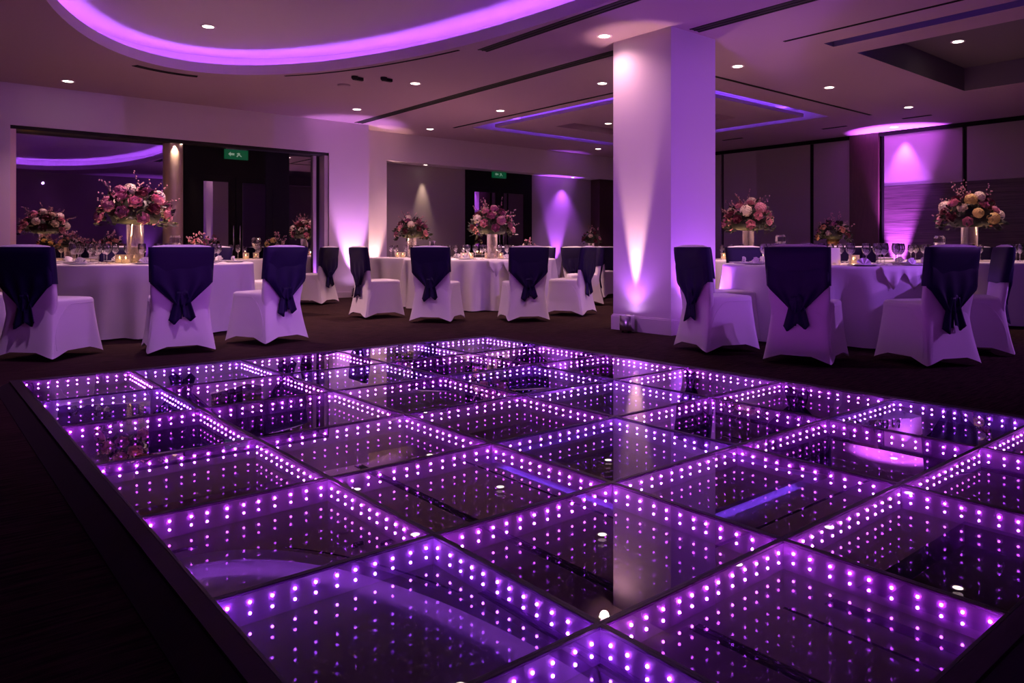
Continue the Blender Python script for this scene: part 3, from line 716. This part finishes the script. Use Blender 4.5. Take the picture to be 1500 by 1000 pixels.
def settings(c, R, n, tname, seed, full=True, candles=5, off=0.):
    r_ = random.Random(seed)
    for k in range(candles):
        a = off + .4 + 2 * PI * k / candles; rr = .27 + .06 * (k % 2)
        ware('votive_candle', Vector((c.x + rr * math.cos(a), c.y + rr * math.sin(a), TH_ + .001)), tname, 0, True)
    for k in range(n):
        a = off + 2 * PI * k / n; ca, sa = math.cos(a), math.sin(a)
        def at(r, t): return Vector((c.x + r * ca - t * sa, c.y + r * sa + t * ca, TH_ + .001))
        if full:
            if ware('plate', at(R - .20, 0), tname, a): ware('napkin', at(R - .20, 0) + Vector((0, 0, .0095)), tname, a + PI / 2)
        ware('wine_glass', at(R - .43, .10 + r_.uniform(-.02, .02)), tname); ware('wine_glass', at(R - .47, -.02 + r_.uniform(-.02, .02)), tname)
        if full and k % 2 == 0: ware('wine_glass', at(R - .40, .21), tname)

# ------------------------------------------------------------------ the tables
T1, T2, T3, T4, T6 = P(-4.6, 8.5), P(-1.10, 11.9), P(2.97, 7.85), P(2.9, 11.2), P(5.55, 9.75)
T5, T7, T8 = P(5.2, 13.6), Vector((6.95, 11.8, 0)), P(1.3, 16.4)
T9, T10 = Vector((1.85, 12.1, 0)), Vector((3.95, 11.8, 0))
N1, N2, N3, N4, N6 = 'left table', 'middle table', 'right table', 'table behind the column', 'table before the wood wall'
N5, N7, N8, N9, N10 = 'table before the folding panels', 'table before the grey recess', 'distant table', 'table before the mirror glass', 'table before the black doors'
for c, R, nm, sd in ((T1, 1.13, N1, 1), (T2, 1.20, N2, 2), (T3, 1.10, N3, 3), (T4, 1.15, N4, 4), (T6, 1.15, N6, 6), (T5, 1.0, N5, 5), (T7, .80, N7, 7), (T8, 1.0, N8, 8), (T9, .68, N9, 9), (T10, .72, N10, 10)):
    table(c, R, 'round table hidden under white cloth, the ' + nm, 'white floor-length cloth on the ' + nm, int(18 * R), sd)
# pointed white overlay cloths hanging over the near rims
def overlay(c, R, a0, a1, n, label, drop=.20):
    m = MB(); K = n * 12; rs = [[], [], [], []]; rs = []
    cols = []
    for k in range(K + 1):
        f = k / K; a = a0 + (a1 - a0) * f; tri = abs(((f * n) % 1) - .5) * 2; d = drop * (.25 + .75 * (1 - tri)) * (1 if k not in (0, K) else .3)
        ca, sa = math.cos(a), math.sin(a); w_ = .012 * math.sin(f * n * 6.28 * 2)
        col = [((R - .35) * ca, (R - .35) * sa, TH_ + .004), ((R - .02) * ca, (R - .02) * sa, TH_ + .004), ((R + .022) * ca, (R + .022) * sa, TH_ - .01)]
        for q in range(1, 5): col.append(((R + .030 + w_ * q / 4) * ca, (R + .030 + w_ * q / 4) * sa, TH_ - .01 - d * q / 4))
        back = [((x * (1 - .004 / R)), y * (1 - .004 / R), z - .002 * (i < 2)) for i, (x, y, z) in enumerate(col)]
        cols.append(col + list(reversed(back)))
    m.rings(cols, True, True, True)
    o = m.build('overlay_cloth', M['napkin'], None, (c.x, c.y, 0)); tag(o, label, 'tablecloth', 'pointed overlay cloths')
def ang(c, X, Z): q = P(X, Z) - c; return math.atan2(q.y, q.x)
overlay(T3, 1.10, ang(T3, 3.02, 6.5), ang(T3, 3.78, 6.7), 3, 'pointed white overlay hanging over the front rim of the right table')
overlay(T2, 1.20, ang(T2, -.83, 10.5), ang(T2, -.38, 10.7), 2, 'pointed white overlay hanging over the front rim of the middle table', .24)

# ------------------------------------------------------------------ flowers on the tables
big = ['pink', 'pink', 'mauve', 'pink', 'burg', 'mauve', 'h_cream', 'pink', 'burg', 'cream', 'h_mauve', 'mauve', 'h_cream']
def onT(c, dx=0, dz=0): q = P(dx, dz); return (c.x + q.x, c.y + q.y, TH_ + .001)
centrepiece(onT(T1, -.13, 0), .45, .09, .40, .42, big, 'tall clear vase of pink roses on the left table', 11, 26)
centrepiece(onT(T2, .20, -.1), .40, .085, .36, .42, big, 'tall vase of pink and cream roses on the middle table', 12, 24)
centrepiece(onT(T7, 0, 0), .36, .085, .31, .36, ['burg', 'mauve', 'pink', 'mauve', 'burg', 'h_cream', 'pink'], 'vase of dusky roses before the grey recess wall', 13, 20)
centrepiece(onT(T4, .05, -.2), .44, .085, .38, .44, ['pink', 'pink', 'burg', 'mauve', 'pink', 'h_cream', 'burg', 'cream', 'h_pink'], 'tall vase of pink roses just right of the white column', 14, 24)
centrepiece(onT(T5, 0, 0), .33, .10, .31, .34, ['peach', 'burg', 'peach', 'cream', 'burg', 'mauve'], 'peach and red roses in a gold vase before the pale folding panels', 15, 14, True)
centrepiece(onT(T6, -.12, -.15), .45, .10, .38, .42, ['pink', 'burg', 'pink', 'h_yellow', 'cream', 'burg', 'h_cream', 'mauve', 'h_yellow'], 'tall clear vase of yellow and pink flowers before the wood wall', 16, 26)
centrepiece(onT(T8, -.38, -.2), .28, .07, .22, .26, ['burg', 'cream', 'burg', 'mauve'], 'small dark vase of flowers left of the white column', 17, 10)
centrepiece(onT(T1, .42, .45), .15, .05, .14, .14, ['pink', 'mauve', 'cream', 'pink'], 'small pink flowers in a gold pot on the left table', 18, 10, True)
centrepiece(onT(T9, -.1, -.1), .18, .05, .13, .13, ['h_yellow', 'peach', 'cream'], 'small yellow flowers before the dark mirror glass', 19, 8)
centrepiece(onT(T9, .50, -.15), .14, .06, .17, .16, ['burg', 'peach', 'burg'], 'small red flowers in a gold pot before the dark mirror glass', 20, 9, True)
centrepiece(onT(T10, .48, .1), .16, .05, .15, .16, ['h_yellow', 'cream', 'peach'], 'small yellow flowers before the black doors', 21, 8)
centrepiece(onT(T2, .75, .4), .10, .035, .11, .14, ['cream', 'h_cream'], 'small white flowers beside the tall vase on the middle table', 22, 7)
def holder(loc, label, s=1.):
    OBST.append((Vector(loc), .07 * s))
    o = put('crystal_holder', GB_ME, None, loc, None, (s, s, s)); tag(o, label, 'candle holder', 'crystal candle holders')
holder(onT(T1, .22, .22), 'cut crystal holder beside the small pink flowers on the left table', 1.15)
holder(onT(T10, .22, .0), 'clear crystal holder beside small yellow flowers before the black doors', 1.2)
holder(onT(T4, .65, .2), 'clear crystal holder between the two vases right of the column', 1.35)
holder(onT(T6, -.35, .15), 'cut crystal holder beside the tall yellow and pink flowers', 1.2)
holder(onT(T7, .35, .1), 'crystal holder beside the dusky roses before the recess wall', 1.1)
def menu(c, X, Z, label):
    m = MB(); m.add([(-.05, 0, 0), (.05, 0, 0), (.05, .015, .17), (-.05, .015, .17), (-.05, .004, 0), (.05, .004, 0), (.05, .019, .17), (-.05, .019, .17)], [(0, 1, 2, 3), (7, 6, 5, 4), (0, 4, 5, 1), (1, 5, 6, 2), (2, 6, 7, 3), (3, 7, 4, 0)])
    p = P(X, Z); OBST.append((Vector((c.x + p.x, c.y + p.y, 0)), .06)); o = m.build('menu_card', M['napkin'], None, (c.x + p.x, c.y + p.y, TH_ + .001)); o.rotation_euler = (0, 0, TH - PI / 2); tag(o, label, 'menu card')
menu(T3, -.05, -.28, 'upright pale card among glasses on the right table')

# place settings, kept clear of the vases, holders and candles
settings(T1, 1.13, 9, N1, 1, True, 6, .3); settings(T2, 1.20, 10, N2, 2, True, 6, .1); settings(T3, 1.10, 10, N3, 3, True, 5, .2)
settings(T4, 1.15, 7, N4, 4, False, 6, 0); settings(T6, 1.15, 8, N6, 6, False, 4, .2); settings(T5, 1.0, 5, N5, 5, False, 2); settings(T7, .80, 6, N7, 7, False, 4)
settings(T8, 1.0, 4, N8, 8, False, 3); settings(T9, .68, 3, N9, 9, False, 0); settings(T10, .72, 3, N10, 10, False, 3)
flush()

# ------------------------------------------------------------------ the chairs
G1, G2, G3 = 'covered chairs round the left table', 'covered chairs round the middle table', 'covered chairs round the right table'
chair(-5.6, 6.75, 30, 'white covered chair cut off at the left picture edge', G1)
chair(-4.26, 6.02, 8, 'white covered chair with navy sash nearest the left corner of the dance floor', G1)
chair(-3.17, 6.43, -33, 'white covered chair with navy sash at front right of the left table', G1)
chair(-2.52, 7.18, -62, 'white covered chair with navy sash turned sideways at the right of the left table', G1)
chair(-3.48, 10.02, -144, 'white covered chair half hidden beyond the right rim of the left table', G1)
for a, l_ in ((-2, 'right'), (-38, 'left')):
    q = math.radians(a); chair(-4.6 + 1.86 * math.sin(q), 8.5 + 1.86 * math.cos(q), 180 + a, 'covered chair beyond the left table, %s of the two before the mirror glass' % l_, G1)
p = Vector((5.29, 11.57, 0)); chair(p.x * RT[0] + p.y * RT[1], p.x * FW[0] + p.y * FW[1], -75, 'white covered chair before the violet lit wall pier', 'covered chairs at the small tables')
chair(-2.52, 9.75, 52, 'white covered chair turned sideways at the left of the middle table', G2)
chair(-1.46, 9.10, 12, 'white covered chair with navy sash left of centre at the middle table', G2)
chair(-.24, 9.20, -18, 'white covered chair with navy sash right of centre at the middle table', G2)
chair(.56, 10.15, -66, 'white covered chair turned sideways at the right of the middle table', G2)
for a, l_ in ((6, 'first'), (31, 'second'), (82, 'third')):
    q = math.radians(a); chair(-1.1 + 1.96 * math.sin(q), 11.9 + 1.96 * math.cos(q), 180 + a, 'covered chair beyond the middle table, %s of three from the left' % l_, G2)
chair(1.25, 6.62, 68, 'white covered chair turned sideways beside the white column', G3)
chair(1.945, 5.85, 35, 'white covered chair with navy sash at front left of the right table', G3)
chair(3.12, 5.71, -18, 'white covered chair with navy sash at front right of the right table', G3)
chair(4.0, 6.5, -72, 'white covered chair turned sideways by the right picture edge', G3)
chair(1.47, 7.37, 80, 'white covered chair half hidden behind the chair beside the column', G3)
chair(4.65, 8.35, -100, 'white covered chair half hidden at the right rear of the right table', G3)
for a, l_ in ((-15, 'first'), (25, 'second')):
    q = math.radians(a); chair(2.97 + 1.8 * math.sin(q), 7.85 + 1.8 * math.cos(q), 180 + a, 'covered chair beyond the right table, %s of two from the left' % l_, G3)
for px, Z, ph, l_ in ((838, 12.9, 40, 'first'), (866, 13.6, 30, 'second'), (890, 14.35, 15, 'third')):
    chair((px - CX) / F * Z, Z, ph, 'distant covered chair left of the column, %s of three from the left' % l_, 'covered chairs at the distant table')
for a, l_ in ((-20, 'left'), (30, 'right')):
    q = math.radians(a); chair(5.55 + 1.95 * math.sin(q), 9.75 + 1.95 * math.cos(q), 180 + a, 'covered chair beyond the table before the wood wall, %s of two' % l_, 'covered chairs at the far right table')
